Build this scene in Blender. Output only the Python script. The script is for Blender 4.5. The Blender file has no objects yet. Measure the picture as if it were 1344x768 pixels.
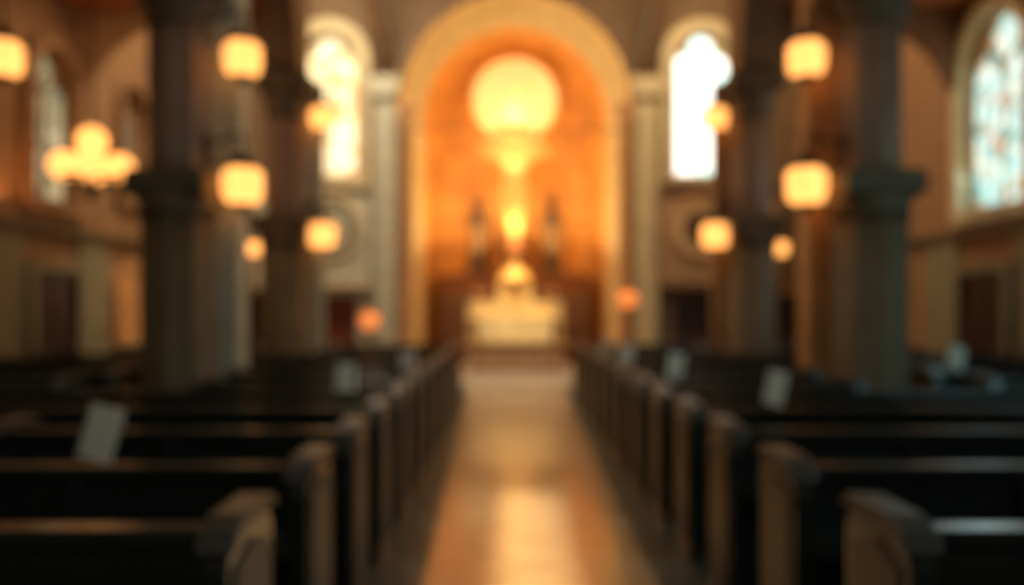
import bpy, bmesh, math, random
from mathutils import Vector, Matrix
random.seed(4)
S=bpy.context.scene
COL=S.collection
try:
    S.view_settings.view_transform='Standard'
    S.view_settings.look='None'
except Exception as e: print(e)

# ------------------------------------------------------------ materials
def mat(name,c,rough=.6,metal=0,var=.15,scale=4,ior=None,coat=0,bump=0.0):
    m=bpy.data.materials.new(name); m.use_nodes=True
    nt=m.node_tree; b=nt.nodes['Principled BSDF']
    tc=nt.nodes.new('ShaderNodeTexCoord'); n=nt.nodes.new('ShaderNodeTexNoise')
    n.inputs['Scale'].default_value=scale; n.inputs['Detail'].default_value=4
    nt.links.new(tc.outputs['Object'],n.inputs['Vector'])
    r=nt.nodes.new('ShaderNodeValToRGB')
    r.color_ramp.elements[0].position=.3; r.color_ramp.elements[1].position=.7
    r.color_ramp.elements[0].color=tuple(max(0,x*(1-var)) for x in c)+(1,)
    r.color_ramp.elements[1].color=tuple(min(1,x*(1+var)) for x in c)+(1,)
    nt.links.new(n.outputs['Fac'],r.inputs['Fac']); nt.links.new(r.outputs['Color'],b.inputs['Base Color'])
    b.inputs['Roughness'].default_value=rough; b.inputs['Metallic'].default_value=metal
    if ior: b.inputs['IOR'].default_value=ior
    if coat: b.inputs['Coat Weight'].default_value=coat; b.inputs['Coat Roughness'].default_value=.15
    if bump:
        bp=nt.nodes.new('ShaderNodeBump'); bp.inputs['Strength'].default_value=bump
        nt.links.new(n.outputs['Fac'],bp.inputs['Height']); nt.links.new(bp.outputs['Normal'],b.inputs['Normal'])
    return m
def emis(name,c,s):
    m=bpy.data.materials.new(name); m.use_nodes=True; b=m.node_tree.nodes['Principled BSDF']
    b.inputs['Base Color'].default_value=(*c,1); b.inputs['Roughness'].default_value=.5
    b.inputs['Emission Color'].default_value=(*c,1); b.inputs['Emission Strength'].default_value=s
    return m
def stained(name,cols,s,scale=4.0):
    m=bpy.data.materials.new(name); m.use_nodes=True; nt=m.node_tree; b=nt.nodes['Principled BSDF']
    tc=nt.nodes.new('ShaderNodeTexCoord'); v=nt.nodes.new('ShaderNodeTexVoronoi'); v.inputs['Scale'].default_value=scale
    nt.links.new(tc.outputs['Object'],v.inputs['Vector'])
    sep=nt.nodes.new('ShaderNodeSeparateColor'); nt.links.new(v.outputs['Color'],sep.inputs[0])
    r=nt.nodes.new('ShaderNodeValToRGB'); r.color_ramp.interpolation='CONSTANT'
    els=r.color_ramp.elements
    while len(els)<len(cols): els.new(.5)
    for i,c in enumerate(cols):
        els[i].position=i/len(cols); els[i].color=(*c,1)
    nt.links.new(sep.outputs[0],r.inputs['Fac'])
    nt.links.new(r.outputs['Color'],b.inputs['Emission Color']); nt.links.new(r.outputs['Color'],b.inputs['Base Color'])
    b.inputs['Emission Strength'].default_value=s; b.inputs['Roughness'].default_value=.2
    return m

M_plaster=mat('plaster_tan',(.33,.175,.080),.8,bump=.1)
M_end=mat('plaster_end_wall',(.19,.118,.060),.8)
M_wain=mat('wainscot_olive',(.25,.215,.13),.7)
M_cream=mat('cream_stone',(.66,.54,.32),.7)
M_creamg=mat('grey_cream_stone',(.60,.57,.43),.6)
M_rib=mat('rib_stone',(.34,.29,.20),.6)
M_tan=mat('tan_stone',(.42,.25,.12),.6)
M_ceil=mat('ceiling_red_wood',(.42,.13,.04),.6)
M_brown=mat('brown_stone',(.19,.10,.048),.6)
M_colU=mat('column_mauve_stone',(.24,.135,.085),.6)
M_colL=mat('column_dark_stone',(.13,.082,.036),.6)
M_cap=mat('capital_stone',(.13,.078,.036),.65)
M_apse=mat('apse_ochre',(.66,.31,.075),.6,var=.2,scale=2)
M_arch=mat('arch_gold_cream',(.80,.62,.31),.6)
M_orange=mat('orange_stone',(.56,.29,.12),.6)
M_wood=mat('dark_wood',(.022,.026,.023),.27,scale=9,coat=.4)  # faint teal in the base stands in for reflected window light
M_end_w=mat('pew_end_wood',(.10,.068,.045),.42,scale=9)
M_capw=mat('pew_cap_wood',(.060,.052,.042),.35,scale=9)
M_door=mat('door_dark_wood',(.05,.02,.015),.5)
M_dred=mat('door_red_wood',(.20,.045,.02),.5)
M_floor=mat('floor_dark_tile',(.050,.066,.056),.4)
M_marble=mat('runner_marble',(.57,.40,.235),.19,var=.10,scale=3,ior=1.6,coat=.4)
M_step=mat('step_marble',(.66,.57,.44),.35)
M_altarw=mat('altar_white_marble',(.88,.66,.34),.45)
M_cloth=mat('altar_cloth',(.9,.76,.46),.8)
M_altarb=mat('altar_red_wood',(.30,.15,.09),.5)
M_reredos=mat('reredos_wood',(.26,.09,.022),.5)
M_gold=mat('gilding',(.95,.62,.22),.45,.25)
M_metal=mat('dark_bronze',(.06,.035,.02),.4,.8)
M_paper=mat('paper',(.86,.78,.66),.8,var=.05)
M_statue=mat('statue_stone',(.13,.07,.03),.7)
M_lamp=emis('lamp_glass',(1,.41,.10),2.3)
M_globe=emis('globe_glass',(1,.41,.10),2.3)
M_warmw=emis('shrine_bulb',(1,.62,.30),2.4)
M_votO=emis('votive_orange',(1,.27,.06),.9)
M_votR=emis('votive_red',(.8,.04,.02),.5)
M_flame=emis('candle_flame',(1,.6,.2),2)
M_rose=stained('rose_glass',[(1,.59,.18),(1,.63,.21),(1,.56,.16),(1,.66,.25)],1.1,9)
M_gR=stained('glass_white_cyan',[(.75,1,.98),(1,1,1),(.6,.95,.9),(1,.98,.9)],2.0,5)
M_gL=stained('glass_warm_white',[(1,.88,.52),(1,.95,.70),(.7,.42,.16),(1,.90,.58)],.95,5)
M_sR=stained('glass_side_cool',[(.45,.75,.72),(.8,1,.96),(.2,.42,.40),(.9,.95,.8),(.4,.65,.65),(.5,.35,.25)],1.15,6)
M_sL=stained('glass_side_dim',[(.35,.33,.19),(.55,.48,.28),(.12,.09,.05),(.70,.65,.42),(.2,.24,.17)],.65,6)
M_sD=stained('glass_shrine_dim',[(.20,.15,.10),(.3,.2,.10),(.08,.07,.05),(.22,.22,.19)],.4,6)
M_blue=mat('medallion_blue',(.16,.23,.22),.5)

# ------------------------------------------------------------ mesh helpers
class MB:
    def __init__(s): s.bm=bmesh.new(); s.mats=[]
    def mi(s,m):
        if m not in s.mats: s.mats.append(m)
        return s.mats.index(m)
    def _f(s,vs,i,smooth=False):
        try:
            f=s.bm.faces.new(vs); f.material_index=i; f.smooth=smooth; return f
        except ValueError: return None
    def box(s,x0,x1,y0,y1,z0,z1,m):
        i=s.mi(m); v=[s.bm.verts.new((x,y,z)) for x in(x0,x1) for y in(y0,y1) for z in(z0,z1)]
        for q in((0,1,3,2),(4,6,7,5),(0,4,5,1),(2,3,7,6),(0,2,6,4),(1,5,7,3)): s._f([v[k] for k in q],i)
    def prism(s,pts,axis,a,b,m):
        """pts 2d polygon; extruded along axis from a to b"""
        i=s.mi(m)
        def P(p,w):
            return {'x':(w,p[0],p[1]),'y':(p[0],w,p[1]),'z':(p[0],p[1],w)}[axis]
        A=[s.bm.verts.new(P(p,a)) for p in pts]; B=[s.bm.verts.new(P(p,b)) for p in pts]
        s._f(A[::-1],i); s._f(B,i)
        n=len(pts)
        for k in range(n): s._f([A[k],A[(k+1)%n],B[(k+1)%n],B[k]],i)
    def lathe(s,prof,c,m,seg=20,lobes=0,amp=0,sq=False,smooth=True):
        i=s.mi(m); rings=[]
        for r,z in prof:
            ring=[]
            for k in range(seg):
                t=2*math.pi*k/seg
                rr=r*(1+amp*math.cos(lobes*t)) if lobes else r
                if sq:
                    e=max(abs(math.cos(t)),abs(math.sin(t))); rr=r/e
                ring.append(s.bm.verts.new((c[0]+rr*math.cos(t),c[1]+rr*math.sin(t),c[2]+z)))
            rings.append(ring)
        for a,b in zip(rings,rings[1:]):
            for k in range(seg): s._f([a[k],a[(k+1)%seg],b[(k+1)%seg],b[k]],i,smooth)
        s._f(rings[0][::-1],i); s._f(rings[-1],i)
    def sphere(s,c,r,m,seg=20,sz=1):
        prof=[(r*math.sin(math.pi*k/10)+1e-4,-r*sz*math.cos(math.pi*k/10)) for k in range(11)]
        s.lathe(prof,c,m,seg)
    def tube(s,pts,r,m,seg=8):
        i=s.mi(m); rings=[]; P=[Vector(p) for p in pts]
        for k,p in enumerate(P):
            d=(P[min(k+1,len(P)-1)]-P[max(k-1,0)]).normalized()
            up=Vector((0,0,1)) if abs(d.z)<.9 else Vector((1,0,0))
            u=d.cross(up).normalized(); w=d.cross(u)
            rr=r[k] if isinstance(r,(list,tuple)) else r
            rings.append([s.bm.verts.new(p+rr*(math.cos(2*math.pi*j/seg)*u+math.sin(2*math.pi*j/seg)*w)) for j in range(seg)])
        for a,b in zip(rings,rings[1:]):
            for j in range(seg): s._f([a[j],a[(j+1)%seg],b[(j+1)%seg],b[j]],i,True)
        s._f(rings[0][::-1],i); s._f(rings[-1],i)
    def torus(s,c,R,r,axis,m,seg=32,ss=8):
        i=s.mi(m); rings=[]
        for k in range(seg):
            t=2*math.pi*k/seg; ring=[]
            for j in range(ss):
                p=2*math.pi*j/ss; a=(R+r*math.cos(p))*math.cos(t); b=(R+r*math.cos(p))*math.sin(t); h=r*math.sin(p)
                v={'y':(a,h,b),'z':(a,b,h),'x':(h,a,b)}[axis]
                ring.append(s.bm.verts.new((c[0]+v[0],c[1]+v[1],c[2]+v[2])))
            rings.append(ring)
        for k in range(seg):
            a=rings[k]; b=rings[(k+1)%seg]
            for j in range(ss): s._f([a[j],a[(j+1)%ss],b[(j+1)%ss],b[j]],i,True)
    def loft(s,paths,m,smooth=True):
        i=s.mi(m); R=[[s.bm.verts.new(p) for p in q] for q in paths]
        for a,b in zip(R,R[1:]):
            for k in range(len(a)-1): s._f([a[k],a[k+1],b[k+1],b[k]],i,smooth)
    def obj(s,name,parent=None,bevel=0):
        bmesh.ops.recalc_face_normals(s.bm,faces=s.bm.faces)
        me=bpy.data.meshes.new(name); s.bm.to_mesh(me); s.bm.free()
        for m in s.mats: me.materials.append(m)
        o=bpy.data.objects.new(name,me); COL.objects.link(o)
        if parent: o.parent=parent
        if bevel:
            b=o.modifiers.new('bevel','BEVEL'); b.width=bevel; b.segments=2; b.limit_method='ANGLE'
        return o
def empty(name,loc=(0,0,0)):
    e=bpy.data.objects.new(name,None); COL.objects.link(e); e.empty_display_size=.1
    return e
def slab(name,outer,holes,plane,at,th,m,parent=None):
    cu=bpy.data.curves.new(name+'_c','CURVE'); cu.dimensions='2D'; cu.fill_mode='BOTH'; cu.extrude=th/2
    for P in [outer]+holes:
        sp=cu.splines.new('POLY'); sp.points.add(len(P)-1); sp.use_cyclic_u=True
        for k,p in enumerate(P): sp.points[k].co=(p[0],p[1],0,1)
    t=bpy.data.objects.new('tmp',cu); COL.objects.link(t)
    dg=bpy.context.evaluated_depsgraph_get(); dg.update()
    me=bpy.data.meshes.new_from_object(t.evaluated_get(dg)); me.name=name
    bpy.data.objects.remove(t)
    for v in me.vertices:
        u,w,h=v.co
        v.co=(u,at+h,w) if plane=='xz' else (at+h,u,w)
    me.materials.clear(); me.materials.append(m)
    o=bpy.data.objects.new(name,me); COL.objects.link(o)
    if parent: o.parent=parent
    return o
def archpts(c,hw,z0,zs,n=20,r=None):
    """arched outline, centre c, half width hw, bottom z0, spring zs"""
    r=r or hw
    return [(c-hw,z0)]+[(c-r*math.cos(math.pi*k/n),zs+r*math.sin(math.pi*k/n)) for k in range(n+1)]+[(c+hw,z0)]
def rect(a,b,c,d): return [(a,c),(b,c),(b,d),(a,d)]

# ------------------------------------------------------------ room shell
YB=-4.0; YE=16.0; XW=6.33; H=9.0
b=MB(); b.box(-XW-.3,XW+.3,YB-.3,18.9,-.3,0,M_floor); b.obj('floor')
b=MB(); b.box(-XW-.3,XW+.3,YB-.3,YE+.4,H,H+.3,M_ceil)
for k in range(7): b.box(-XW,XW,YB+1+k*2.8,YB+1.25+k*2.8,H-.3,H,M_brown)
b.obj('ceiling')
b=MB(); b.box(-XW,XW,YB-.3,YB,0,H,M_plaster); b.obj('wall_back')

# side walls with windows
WL=[(y,.57,2.95,4.42) for y in (11.35,7.7,3.8,0)]
WR=[(y,.74,2.87,4.72) for y in (11.12,7.4,3.6,-.2)]
smallw=(13.7,.42,3.3,4.7)
for sgn,nm,WW in ((-1,'left',WL),(1,'right',WR)):
    holes=[archpts(*w) for w in WW]
    if sgn<0: holes.append(archpts(*smallw))
    slab('wall_'+nm,rect(YB-.3,YE+.4,0,H),holes,'yz',sgn*(XW+.15),.3,M_plaster)
    b=MB(); x0,x1=sorted((sgn*XW,sgn*(XW-.05)))
    segs=[(YB,10.6),(12.0,12.9),(14.5,YE-.3)]
    for a,c in segs: b.box(x0,x1,a,c,0,2.5,M_wain)
    x0,x1=sorted((sgn*XW,sgn*(XW-.12)))
    b.box(x0,x1,YB,YE,2.5,2.62,M_cap)
    b.obj('trim_'+('1' if sgn<0 else '2'))
wn=0
def window(c,hw,z0,zs,plane,at,inn,glass,frame,sgn=1,sur=.2):
    """inn: direction into the room along the normal"""
    global wn; wn+=1
    e=empty('window_%d'%wn)
    slab('surround',archpts(c,hw+sur,z0-.18,zs),[archpts(c,hw,z0,zs)],plane,at+inn*.06,.12,frame,e)
    slab('glass',archpts(c,hw+.01,z0,zs),[],plane,at-inn*.16,.03,glass,e)
    hh=hw/2
    inner=[archpts(c-hh,hh-.02,z0+.03,zs-.08),archpts(c+hh,hh-.02,z0+.03,zs-.08),
           [(c+.44*hw*math.cos(t*math.pi/8),zs+.50*hw+.44*hw*math.sin(t*math.pi/8)) for t in range(16)]]
    slab('tracery',archpts(c,hw,z0,zs),inner,plane,at-inn*.12,.04,frame,e)
    return e
for w in WL: window(*w,'yz',-XW,1,M_sL,M_plaster)
for w in WR: window(*w,'yz',XW,-1,M_sR,M_cream)
window(*smallw,'yz',-XW,1,M_sD,M_plaster,sur=.12)

# end wall
AZ=5.32; AR=2.2; AR2=1.87; FZ=.3
apse_hole=archpts(0,AR,0.0,AZ,40)
wx=3.56
slab('wall_end',rect(-XW,XW,-.001,H),[[(p[0],p[1]+.002) for p in apse_hole],archpts(-wx,.53,4.02,6.20),archpts(wx,.53,4.02,6.20)],'xz',YE+.15,.3,M_end)
window(-wx,.53,4.02,6.20,'xz',YE,-1,M_gL,M_cream,sur=.26)
window(wx,.53,4.02,6.20,'xz',YE,-1,M_gR,M_cream,sur=.26)

# apse
def apath(r,y,z0=0,n=40): return [(-r,y,z0)]+[(-r*math.cos(math.pi*k/n),y,AZ+r*math.sin(math.pi*k/n)) for k in range(n+1)]+[(r,y,z0)]
b=MB()
b.loft([apath(AR+.001,YE-.02),apath(AR-.03,YE+.05),apath(2.08,YE+.5),apath(2.04,YE+.52),apath(AR2+.05,YE+1.1),apath(AR2,YE+1.12)],M_arch)
b.obj('apse_arch')
slab('archivolt',archpts(0,AR+.12,4.9,AZ,40),[archpts(0,AR,4.88,AZ,40)],'xz',YE-.04,.08,M_brown)
b=MB(); b.loft([apath(AR2,YE+1.12),apath(AR2,YE+2.2),apath(AR2-.25,YE+2.5)],M_apse)
b.loft([apath(AR2-.25,YE+2.5),[(p[0]*.02,YE+2.6,AZ+(p[2]-AZ)*.02) if p[2]>AZ else (p[0]*.02,YE+2.6,p[2]) for p in apath(AR2-.25,0)]],M_apse)
for x in (-1.45,-1.02,1.02,1.45): b.box(x-.03,x+.03,YE+2.50,YE+2.56,2.2,5.3,M_apse)
b.box(-1.8,1.8,YE+2.50,YE+2.56,5.05,5.11,M_apse)
b.obj('wall_apse')

for sg in(-1,1):
    b=MB(); b.tube([(sg*(2.45+.012*k*k),YE-.12,5.85+.32*k) for k in range(10)],.13,M_rib,10)
    b.tube([(sg*(2.45+.05*k),YE-.12-.36*k,5.85+3.1*math.sin(k/10*math.pi/2)) for k in range(11)],.11,M_brown,10)
    b.obj('vault_rib')

def pilaster(x,m,w,z1,y=YE,round_=False):
    b=MB()
    if round_:
        b.lathe([(w*1.4,0),(w*1.4,.3),(w*1.15,.36),(w,.45),(w,z1-.45),(w*1.1,z1-.42),(w,z1-.38),(w*1.5,z1-.12),(w*1.5,z1)],(x,y-w,0),m,20)
    else:
        b.box(x-w*1.2,x+w*1.2,y-.26,y,0,.5,m); b.box(x-w,x+w,y-.2,y,.5,z1-.4,m)
        b.prism([(x-w,z1-.4),(x+w,z1-.4),(x+w*1.35,z1-.12),(x+w*1.35,z1),(x-w*1.35,z1),(x-w*1.35,z1-.12)],'y',y-.3,y,m)
        b.box(x-w*.55,x+w*.55,y-.23,y,.8,z1-.7,m)
    return b.obj('pilaster',bevel=0 if round_ else .02)
pilaster(-2.47,M_creamg,.22,5.85); pilaster(2.47,M_cream,.22,5.85)
pilaster(-2.08,M_orange,.13,5.35,YE-.02,True); pilaster(2.08,M_orange,.13,5.35,YE-.02,True)

def gallery(sg,pm,rail,ring,field,centre):
    b=MB()
    x0,x1=sorted((sg*2.72,sg*4.9))
    b.box(x0,x1,YE-.35,YE,1.95,3.72,pm); b.box(x0,x1,YE-.45,YE,3.72,3.84,rail)
    b.box(x0,x1,YE-.4,YE,1.85,1.95,rail)
    cx=sg*3.46
    b.torus((cx,YE-.36,2.98),.54,.07,'y',ring); b.torus((cx,YE-.38,2.98),.33,.035,'y',ring)
    b.prism([(cx+.52*math.cos(t*math.pi/14),2.98+.52*math.sin(t*math.pi/14)) for t in range(28)],'y',YE-.37,YE-.34,field)
    b.prism([(cx+.32*math.cos(t*math.pi/14),2.98+.32*math.sin(t*math.pi/14)) for t in range(28)],'y',YE-.39,YE-.36,centre)
    return b.obj('gallery_balcony')
gallery(-1,M_creamg,M_cream,M_cream,M_blue,M_creamg); gallery(1,M_tan,M_brown,M_orange,M_cream,M_door)

dn=0
def door(c,w,h,plane,at,inn,m,frame):
    global dn; dn+=1
    e=empty('door_%d'%dn)
    slab('frame',rect(c-w-.12,c+w+.12,0,h+.12),[rect(c-w,c+w,.003,h)],plane,at+inn*.07,.14,frame,e)
    slab('leaf',rect(c-w,c+w,0,h),[],plane,at+inn*.03,.05,m,e)
    ps=[rect(c-w+.08,c-.06,.15,h*.45),rect(c+.06,c+w-.08,.15,h*.45),rect(c-w+.08,c-.06,h*.52,h-.12),rect(c+.06,c+w-.08,h*.52,h-.12)]
    slab('rails',rect(c-w,c+w,0,h),ps,plane,at+inn*.065,.03,m,e)
    b=MB()
    p=(c+w-.12,at+inn*.12,1.0) if plane=='xz' else (at+inn*.12,c+w-.12,1.0)
    b.sphere(p,.04,M_metal,10); b.obj('handle',e)
door(-3.40,.40,1.70,'xz',YE,-1,M_dred,M_creamg)
door(3.40,.40,1.70,'xz',YE,-1,M_door,M_brown)
door(-5.2,.4,1.72,'xz',YE,-1,M_door,M_plaster)
door(5.2,.4,1.72,'xz',YE,-1,M_door,M_plaster)
door(11.3,.52,1.98,'yz',-XW,1,M_door,M_wain)
door(11.3,.52,1.98,'yz',XW,-1,M_door,M_wain)
b=MB(); b.box(-4.6,-3.94,YE-.06,YE,0,1.84,M_creamg); b.box(-2.86,-2.74,YE-.06,YE,0,1.84,M_creamg); b.obj('trim_3')
b=MB(); b.box(3.94,4.6,YE-.06,YE,0,1.84,M_wain); b.box(2.74,2.86,YE-.06,YE,0,1.84,M_wain); b.obj('trim_4')

# arcade walls, columns
cols=[.2,4.1,8.0,11.9]; CX=3.3
for sg,nm in((-1,'left'),(1,'right')):
    outer=[(YB,4.78)]
    for a,c in zip([-3.7]+cols[:-1],cols):
        m_=(a+c)/2; r=(c-a)/2-.32
        outer+=[(m_-r*math.cos(math.pi*k/18),4.78+r*math.sin(math.pi*k/18)) for k in range(19)]
    outer+=[(12.22,4.78),(12.22,H),(YB,H)]
    slab('wall_arcade_'+nm,outer,[],'yz',sg*CX,.5,M_brown)
    for k,cy in enumerate(cols):
        b=MB(); c=(sg*CX,cy,0)
        b.lathe([(.44,0),(.44,.25),(.38,.32)],c,M_cap,32,sq=True,smooth=False)
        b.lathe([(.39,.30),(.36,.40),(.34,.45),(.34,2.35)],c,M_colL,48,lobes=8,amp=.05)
        b.lathe([(.34,2.35),(.36,2.40),(.35,2.45),(.39,2.58)],c,M_cap,32)
        b.lathe([(.355,2.56),(.37,2.62),(.37,2.74),(.34,2.80)],c,M_cap,32,sq=True,smooth=False)
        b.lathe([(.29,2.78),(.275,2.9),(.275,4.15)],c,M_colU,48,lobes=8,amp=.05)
        b.lathe([(.275,4.15),(.30,4.2),(.28,4.26),(.34,4.5),(.36,4.55)],c,M_cap,32)
        b.lathe([(.34,4.53),(.37,4.6),(.37,4.78)],c,M_cap,32,sq=True,smooth=False)
        xs=sorted((sg*(CX-.46),sg*(CX-.14)))
        if cy==8.0: b.box(xs[0],xs[1],cy+.34,cy+.66,0,4.78,M_creamg if sg<0 else M_orange)
        if cy>11: b.box(xs[0],xs[1],cy+.30,cy+.42,0,4.78,M_creamg if sg<0 else M_tan)
        b.obj('stone_column')
    x0,x1=sorted((sg*(CX+.25),sg*XW))
    b=MB(); b.box(x0,x1,YB,12.2,5.75,5.95,M_ceil)
    for y in (9.95,6.0,2.1): b.box(x0,x1,y-.1,y+.1,5.6,5.75,M_brown)
    b.obj('ceiling_aisle_'+nm)
    cx=(x0+x1)/2; r=(x1-x0)/2-.08
    e=empty('transverse_arch')
    for y in (12.05,8.0,4.1):
        slab('arch_band',[(x0,4.3)]+archpts(cx,r,4.3,4.32)+[(x1,4.3),(x1,5.75 if y<12 else 5.95),(x0,5.75 if y<12 else 5.95)],[],'xz',y,.3,M_plaster if sg<0 else M_brown,e)
    slab('wall_aisle_end_'+nm,rect(x0,x1,5.94,H),[],'xz',12.1,.2,M_brown)

# floor runner and sanctuary
b=MB(); b.prism([(-.62,-3),(.64,-3),(.66,5),(.86,14.8),(-.86,14.8),(-.64,5)],'z',0.0,.012,M_marble); b.obj('aisle_runner')
b=MB(); b.box(-2.2,2.2,14.8,18.8,0,.15,M_step); b.box(-1.95,1.95,15.1,18.6,.15,FZ,M_step); b.obj('sanctuary_steps',bevel=.01)

# front altar
b=MB()
b.box(-.95,.95,15.42,15.95,FZ,.38,M_altarb); b.box(-.88,.88,15.48,15.9,.38,.78,M_altarb); b.box(-.97,.97,15.40,15.98,.78,.84,M_tan)
for k in range(6):
    x=-.80+k*.32; b.lathe([(.045,0),(.03,.03),(.03,.35),(.045,.40)],(x,15.47,.38),M_step,10)
for k in range(5):
    x=-.64+k*.32; b.prism(archpts(x,.10,.44,.60,10),'y',15.465,15.485,M_orange)
b.obj('communion_altar')
# high altar
b=MB(); y0=16.75; y1=17.5
b.box(-.98,.98,y0,y1,FZ,.45,M_altarw); b.box(-.86,.86,y0+.06,y1,.45,1.16,M_orange); b.box(-.98,.98,y0-.02,y1,1.16,1.28,M_altarw)
b.box(-.74,.74,y0-.05,y0-.02,.55,1.30,M_cloth); b.box(-1.0,1.0,y0-.05,y1-.1,1.28,1.30,M_cloth)
for x in (-.90,.90): b.lathe([(.07,0),(.05,.06),(.05,.62),(.07,.70)],(x,y0+.06,.45),M_altarw,12)
for k in range(9): b.lathe([(.005,0),(.03,.05),(.005,.1)],(-.68+.17*k,y0-.04,.48),M_gold,8)
b.box(-.95,.95,y0+.14,y1,1.30,1.62,M_altarw)
b.box(-.34,.34,y0+.28,y1-.05,1.62,1.98,M_altarw); b.lathe([(.36,0),(.36,.06),(.30,.18),(.20,.30),(.08,.37),(.03,.42),(.03,.50)],(0,y0+.48,1.98),M_gold,20)
b.prism(archpts(0,.14,1.66,1.82,12),'y',y0+.25,y0+.29,M_gold)
for x in (-.80,-.60,.60,.80):
    zb=1.62; yy=y0+.5
    b.lathe([(.05,0),(.02,.04),(.025,.08),(.018,.11),(.03,.13)],(x,yy,zb),M_orange,10)
    b.lathe([(.014,.13),(.014,.20)],(x,yy,zb),M_orange,10); b.sphere((x,yy,zb+.225),.014,M_flame,8,1.6)
b.obj('high_altar')
b=MB(); b.box(-1.6,1.6,17.75,18.42,FZ,2.1,M_reredos); b.box(-1.66,1.66,17.68,18.44,2.1,2.20,M_reredos)
for k in range(9):
    x=-1.4+k*.35; b.prism(archpts(x,.12,.6,1.7,10),'y',17.72,17.76,M_brown)
b.obj('reredos')

# rose window
e=empty('rose_window')
b=MB(); b.torus((0,18.3,6.03),.94,.04,'y',M_gold,48)
for k in range(12):
    t=k*math.pi/6; b.tube([(.25*math.cos(t),18.28,6.03+.25*math.sin(t)),(.88*math.cos(t),18.28,6.03+.88*math.sin(t))],.010,M_gold,6)
b.torus((0,18.28,6.03),.25,.012,'y',M_gold,24)
b.obj('tracery',e)
b=MB(); b.prism([(.94*math.cos(t*math.pi/24),6.03+.94*math.sin(t*math.pi/24)) for t in range(48)],'y',18.30,18.60,M_rose); b.obj('glass',e)

def skin(name,V,E,R,m,parent=None,sub=2,root=0):
    me=bpy.data.meshes.new(name); me.from_pydata(V,E,[]); o=bpy.data.objects.new(name,me); COL.objects.link(o)
    o.modifiers.new('skin','SKIN')
    for i,r in enumerate(R):
        sv=me.skin_vertices[0].data[i]; sv.radius=(r,r) if not isinstance(r,tuple) else r; sv.use_root=(i==root)
    s=o.modifiers.new('sub','SUBSURF'); s.levels=sub; s.render_levels=sub
    me.materials.append(m); o.modifiers['skin'].use_smooth_shade=True
    if parent: o.parent=parent
    return o
# crucifix
e=empty('crucifix')
yc=17.95
b=MB()
b.prism([(-.09,2.22),(.09,2.22),(.09,4.75),(.55,4.75),(.62,4.70),(.68,4.80),(.74,4.86),(.68,4.92),(.62,5.02),(.55,4.97),(.09,4.97),(.09,5.30),(.15,5.36),(0,5.5),(-.15,5.36),(-.09,5.30),(-.09,4.97),(-.55,4.97),(-.62,5.02),(-.68,4.92),(-.74,4.86),(-.68,4.80),(-.62,4.70),(-.55,4.75),(-.09,4.75)],'y',yc,yc+.1,M_gold)
b.lathe([(.28,0),(.28,.1),(.18,.2),(.13,.7),(.2,.78)],(0,yc,2.22),M_reredos,20)
b.prism([(.50*math.cos(t*math.pi/14),4.90+.50*math.sin(t*math.pi/14)) for t in range(28)],'y',yc-.02,yc+.02,M_gold)
b.torus((0,yc-.02,4.90),.50,.03,'y',M_gold)
b.obj('cross',e)
yb=yc-.14
V=[(0,yb,4.0),(0,yb,4.25),(0,yb,4.52),(0,yb,4.66),(.02,yb-.04,4.74),(.03,yb-.05,4.92),
   (-.2,yb,4.62),(-.40,yb+.03,4.75),(-.60,yb+.05,4.88),(.2,yb,4.62),(.40,yb+.03,4.75),(.60,yb+.05,4.88),
   (-.10,yb,3.92),(-.09,yb-.08,3.52),(-.03,yb,3.15),(-.03,yb-.07,3.03),(.10,yb,3.92),(.09,yb-.08,3.52),(.04,yb,3.15),(.04,yb-.07,3.03)]
E=[(0,1),(1,2),(2,3),(3,4),(4,5),(2,6),(6,7),(7,8),(2,9),(9,10),(10,11),(0,12),(12,13),(13,14),(14,15),(0,16),(16,17),(17,18),(18,19)]
R=[.23,.21,.24,.09,.08,.13,.10,.07,.045,.10,.07,.045,.18,.14,.10,.07,.18,.14,.10,.07]
skin('corpus',V,E,R,M_gold,e)
# side saints
for sg in(-1,1):
    e=empty('saint_statue'); x=sg*.80; y=18.05; z=2.22
    b=MB(); b.lathe([(.24,0),(.24,.08),(.20,.12)],(x,y,z),M_statue,16,sq=True,smooth=False)
    b.lathe([(.22,.1),(.20,.4),(.17,.8),(.19,1.1),(.20,1.25),(.10,1.37),(.06,1.42)],(x,y,z),M_statue,24,lobes=9,amp=.05)
    b.sphere((x,y-.01,z+1.53),.105,M_statue,16,1.2); b.sphere((x,y-.11,z+1.52),.02,M_statue,8)
    b.torus((x,y+.06,z+1.56),.17,.012,'y',M_statue)
    b.obj('robed_body',e)
    skin('arms',[(x-.17,y,z+1.24),(x-.22,y-.06,z+1.0),(x-.04,y-.22,z+1.06),(x+.04,y-.22,z+1.08),(x+.22,y-.06,z+1.0),(x+.17,y,z+1.24)],[(0,1),(1,2),(2,3),(3,4),(4,5)],[.075,.06,.04,.04,.06,.075],M_statue,e)

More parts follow.
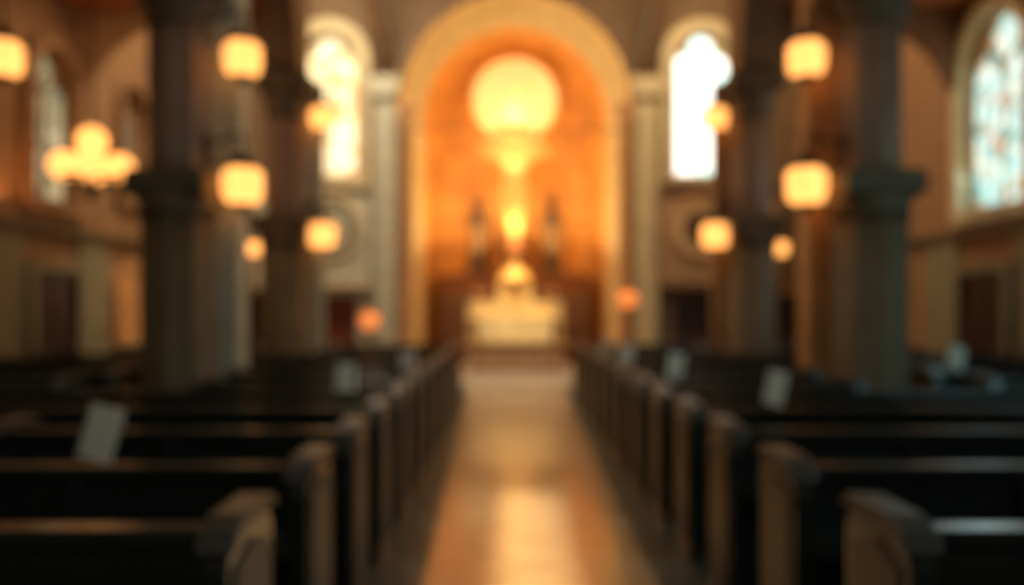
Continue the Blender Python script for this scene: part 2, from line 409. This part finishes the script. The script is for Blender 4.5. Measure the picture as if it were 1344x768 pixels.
# ------------------------------------------------------------ lamps
def lantern_geo(b,c,s=1.0,glass=M_lamp):
    x,y,z=c
    b.lathe([(.10*s,-.17*s),(.155*s,-.13*s),(.18*s,-.02*s),(.175*s,.10*s),(.13*s,.15*s)],c,glass,20)
    b.lathe([(.02*s,-.24*s),(.035*s,-.21*s),(.10*s,-.17*s)],c,M_metal,16)
    b.lathe([(.17*s,.145*s),(.10*s,.20*s),(.05*s,.27*s),(.02*s,.32*s)],c,M_metal,20)
    for k in range(6):
        t=k*math.pi/3; b.tube([(x+.105*s*math.cos(t),y+.105*s*math.sin(t),z-.17*s),(x+.186*s*math.cos(t),y+.186*s*math.sin(t),z-.02*s),(x+.16*s*math.cos(t),y+.16*s*math.sin(t),z+.15*s)],.006*s,M_metal,5)
def sconce(x,y,z,xa,s=1.0):
    b=MB(); lantern_geo(b,(x,y,z),s)
    d=1 if x>xa else -1
    zz=z+.42*s
    b.tube([(x,y,z+.3*s),(x,y,zz)],.012,M_metal,6)
    b.tube([(x+.02*d,y,zz-.03),(x,y,zz+.02),(x-.1*d,y,zz+.04),((x+xa)/2,y,zz-.02),(xa,y,zz-.06)],.02,M_metal,8)
    b.tube([(x-.08*d,y,zz+.02),((x+xa)/2,y,zz-.18),(xa,y,zz-.28)],.013,M_metal,6)
    b.box(min(xa,xa-.04*d),max(xa,xa-.04*d),y-.06,y+.06,zz-.34,zz+.04,M_metal)
    b.obj('bracket_lantern')
for sg in(-1,1):
    xa=sg*(CX-.27)
    sconce(sg*2.69,8.0,2.69,sg*(CX-.29),1.08); sconce(sg*2.69,8.0,3.90,xa,1.0)
    sconce(sg*2.79,11.9,2.54,xa-sg*.03,1.08); sconce(sg*2.79,11.9,4.20,xa,.95)
    b=MB(); x=sg*4.82; c=(x,15.3,2.58); lantern_geo(b,c,.8); b.tube([(x,15.3,2.83),(x,15.45,2.9),(x,15.66,2.8)],.015,M_metal,6); b.obj('wall_lantern')
def pendant(x,y,z,zc):
    b=MB(); lantern_geo(b,(x,y,z),1); b.tube([(x,y,z+.3),(x,y,zc)],.012,M_metal,6); b.lathe([(.03,-.08),(.08,0)],(x,y,zc),M_metal,12); b.obj('pendant_lantern')
pendant(-4.83,7.75,3.83,5.75)
# chandelier
b=MB(); cx,cy,cz=-4.40,8.55,2.96
b.torus((cx,cy,cz-.12),.27,.02,'z',M_metal); b.lathe([(.01,-.35),(.06,-.28),(.03,-.15),(.05,0),(.025,.05),(.02,.1)],(cx,cy,cz),M_metal,12)
for k in range(4):
    t=.35+k*math.pi/2; px,py=cx+.26*math.cos(t),cy+.26*math.sin(t)
    b.tube([(cx,cy,cz-.2),((cx+px)/2,(cy+py)/2,cz-.24),(px,py,cz-.12)],.014,M_metal,6); b.sphere((px,py,cz),.145,M_globe)
b.sphere((cx,cy,cz+.26),.15,M_globe); b.tube([(cx,cy,cz+.34),(cx,cy,5.75)],.012,M_metal,6); b.lathe([(.03,-.08),(.08,0)],(cx,cy,5.75),M_metal,12)
b.obj('chandelier')

# side shrine on the left wall; its globe lamp hangs on a long arm
b=MB(); X=-XW
b.prism([(13.0,0),(14.35,0),(14.35,1.95),(13.68,2.3),(13.0,1.95)],'x',X,X+.12,M_orange)
b.box(X+.12,X+.5,13.15,14.2,0,.9,M_brown); b.box(X+.12,X+.55,13.1,14.25,.9,.97,M_cream)
b.tube([(X+.1,13.1,2.05),(X+.60,13.1,2.05),(X+.60,13.1,1.88)],.015,M_metal,6); b.sphere((X+.60,13.1,1.74),.16,M_warmw,20)
b.obj('side_shrine')

def stand(x,y,z,m,r=.13):
    b=MB(); b.lathe([(.16,0),(.16,.03),(.03,.08),(.02,.2),(.03,.3),(.018,.4),(.018,z-r-.08),(.05,z-r-.03),(.07,z-r+.02)],(x,y,0),M_metal,16); b.sphere((x,y,z),r,m); b.torus((x,y,z+r*.8),r*.6,.01,'z',M_metal,20); b.obj('votive_stand')
stand(-2.54,14.5,1.27,M_votO,.17); stand(1.93,14.5,1.64,M_votO,.17); stand(3.4,13.9,.96,M_votR,.12)

# ------------------------------------------------------------ pews
def pew(x0,x1,y0):
    b=MB()
    prof=[(y0+.12,0),(y0+.60,0),(y0+.58,.12),(y0+.54,.40),(y0+.56,.78),(y0+.56,.85),(y0+.52,.91),(y0+.30,.93),(y0+.20,.92),(y0+.14,.88),(y0+.12,.82)]
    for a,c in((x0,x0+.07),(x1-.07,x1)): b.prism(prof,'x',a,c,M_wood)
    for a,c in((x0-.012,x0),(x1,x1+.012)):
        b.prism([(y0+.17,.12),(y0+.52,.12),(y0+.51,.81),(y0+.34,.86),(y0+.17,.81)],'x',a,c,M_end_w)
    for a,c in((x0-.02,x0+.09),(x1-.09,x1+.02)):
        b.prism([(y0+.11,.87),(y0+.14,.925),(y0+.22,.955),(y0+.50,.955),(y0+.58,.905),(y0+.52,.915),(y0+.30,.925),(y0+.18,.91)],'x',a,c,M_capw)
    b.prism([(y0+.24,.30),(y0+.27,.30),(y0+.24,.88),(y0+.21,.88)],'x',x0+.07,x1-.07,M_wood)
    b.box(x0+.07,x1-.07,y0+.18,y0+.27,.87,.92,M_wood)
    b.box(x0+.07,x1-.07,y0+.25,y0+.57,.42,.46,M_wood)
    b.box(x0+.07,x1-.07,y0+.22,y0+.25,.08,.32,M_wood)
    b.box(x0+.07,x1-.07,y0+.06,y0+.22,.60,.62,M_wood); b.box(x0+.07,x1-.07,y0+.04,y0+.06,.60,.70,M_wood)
    n=max(2,int((x1-x0)/.8))
    for k in range(1,n):
        x=x0+(x1-x0)*k/n; b.box(x-.02,x+.02,y0+.17,y0+.21,.1,.87,M_wood)
    b.obj('pew',bevel=.008)
rows=[2.16+.92*k for k in range(13)]
for y in rows:
    near=any(abs(y+.35-c)<.95 for c in cols)
    for sg in(-1,1):
        segs=[(.93,2.78),(3.82,6.10)] if near else [(.93,6.10)]
        for a,c in segs:
            if y>11 and c>5: c=5.6
            x0,x1=sorted((sg*a,sg*c)); pew(x0,x1,y)
def sheet(x,row,w,h,tilt):
    y=rows[row]+.225; b=MB(); zb=.923+abs(math.sin(math.radians(tilt)))*w/2
    M=Matrix.Translation((x,y,zb))@Matrix.Rotation(math.radians(tilt),4,'Y')@Matrix.Rotation(math.radians(-8),4,'X')
    b.box(-w/2,w/2,-.008,-.002,.0,h,M_paper); b.box(-w/2,w/2,.002,.008,.0,h*.98,M_paper); b.box(-w/2,-w/2+.01,-.008,.008,0,h*.98,M_paper)
    for v in b.bm.verts: v.co=M@v.co
    b.obj('service_booklet')
sheet(-1.80,1,.135,.215,13); sheet(-1.34,4,.14,.20,2); sheet(-1.10,6,.15,.20,0)
sheet(1.46,3,.12,.21,14); sheet(1.22,5,.13,.21,10); sheet(1.08,7,.15,.20,8); sheet(4.05,6,.16,.22,15); sheet(1.08,9,.14,.18,0); sheet(3.95,10,.2,.2,0)

# ------------------------------------------------------------ lights
def area(name,loc,target,size,power,color,sy=None):
    l=bpy.data.lights.new(name,'AREA'); l.energy=power; l.color=color; l.size=size
    if sy: l.shape='RECTANGLE'; l.size_y=sy
    o=bpy.data.objects.new(name,l); COL.objects.link(o); o.location=loc
    o.rotation_euler=(Vector(target)-Vector(loc)).to_track_quat('-Z','Y').to_euler(); return o
def spot(name,loc,target,power,color,ang,blend=.6,r=.1):
    l=bpy.data.lights.new(name,'SPOT'); l.energy=power; l.color=color; l.spot_size=math.radians(ang); l.spot_blend=blend; l.shadow_soft_size=r
    o=bpy.data.objects.new(name,l); COL.objects.link(o); o.location=loc
    o.rotation_euler=(Vector(target)-Vector(loc)).to_track_quat('-Z','Y').to_euler(); return o
for sg in(-1,1):
    area('apse_fill',(sg*1.70,17.2,3.9),(sg*.2,18.6,3.9),.15,22,(1,.52,.14),3.0)  # hidden fill behind the jambs, added to make the apse glow
    area('aisle_fill',(sg*4.9,10.6,5.5),(sg*5.4,11.8,0),1.0,18 if sg<0 else 11,(1,.70,.40))  # ceiling fill added to lift the dark aisle walls
    area('ledge_fill',(sg*6.05,10.2,2.75),(sg*5.0,10.8,5.7),.15,14 if sg<0 else 4,(1,.42,.14),2.5)  # added fill on the ledge, turns the aisle ceiling orange
    area('transept_fill',(sg*4.6,13.6,8.5),(sg*5,15,0),1.0,38,(1,.62,.32))  # overhead fill added for the transept
    area('gallery_fill',(sg*2.9,12.9,8.2),(sg*3.4,16,2.2),.8,200 if sg<0 else 125,(1,.86,.62) if sg<0 else (1,.76,.46))  # added front fill that brightens the gallery panels
area('arch_fill',(0,17.45,2.55),(0,16.3,7.0),2.4,120,(1,.68,.29),.2)  # fill added above the reredos to light the arch soffit evenly
spot('crucifix_fill',(0,14.6,7.6),(0,18,4.4),800,(1,.70,.30),13,.8)  # fill spot added to make the gilded figure bright
spot('apse_halo_fill',(0,14.4,6.6),(0,18.5,5.3),240,(1,.64,.24),34,1)  # wide fill spot, added as a halo on the wall around the disc
spot('altar_fill',(0,14.2,7.8),(0,17,1.45),2500,(1,.68,.28),15)  # added spot, brightens the high altar
spot('step_fill',(0,11.5,8.4),(0,15.1,.2),1000,(1,.82,.56),15)  # added spot, lifts the steps to near white
area('nave_fill',(0,6,8.6),(0,6,0),2.5,55,(1,.78,.52),7)  # general ceiling fill, added because the nave is dark without it
area('crossing_fill',(0,13.6,8.6),(0,14.4,0),3,40,(1,.72,.42),2)  # ceiling fill added over the crossing
for k in range(7): spot('runner_fill',(0,4.1+.42*k,8.3),(0,4.1+.42*k,0),3300,(1,.84,.52),5.0,1,.05)  # added spots; their pool stands in for the runner's bright reflection
for y in (8.6,10.0,11.5,13.3): spot('runner_fill',(0,y,8.3),(0,y,0),480,(1,.82,.52),12,1,.05)  # added spots that brighten the far part of the runner
for y in (4.2,1.8): area('window_fill',(6.05,y,3.9),(1.0,y-.6,.4),1.3,58,(.34,.85,1),2.0)  # fill added inside the right wall, throws a cool sheen on the pews
area('window_fill',(6.05,11.1,3.9),(3,10,.6),1.3,14,(.5,.88,1),2.2)  # small cool fill added inside the far right window
area('window_fill',(-6.05,3.8,3.8),(-1.5,2.8,.6),1.0,10,(.8,.95,.85),2.0)  # weak neutral fill added inside the left wall
area('rear_fill',(0,-3.7,5.6),(0,6,1.2),3.0,62,(.90,.95,.80),2.5)  # added fill behind the camera, lifts the darks; back wall has no window
w=bpy.data.worlds.new('World'); S.world=w; w.use_nodes=True
w.node_tree.nodes['Background'].inputs[0].default_value=(.6,.75,.9,1); w.node_tree.nodes['Background'].inputs[1].default_value=.6

# ------------------------------------------------------------ camera
cam=bpy.data.cameras.new('camera'); co=bpy.data.objects.new('camera',cam); COL.objects.link(co)
co.location=(-.17,0,1.55); co.rotation_euler=(math.radians(90),0,0)
cam.sensor_width=36; cam.lens=1100/1344*36; cam.shift_x=7/1344; cam.shift_y=16/1344
cam.dof.use_dof=True; cam.dof.focus_distance=.6; cam.dof.aperture_fstop=2.1
cam.clip_start=.05
S.camera=co
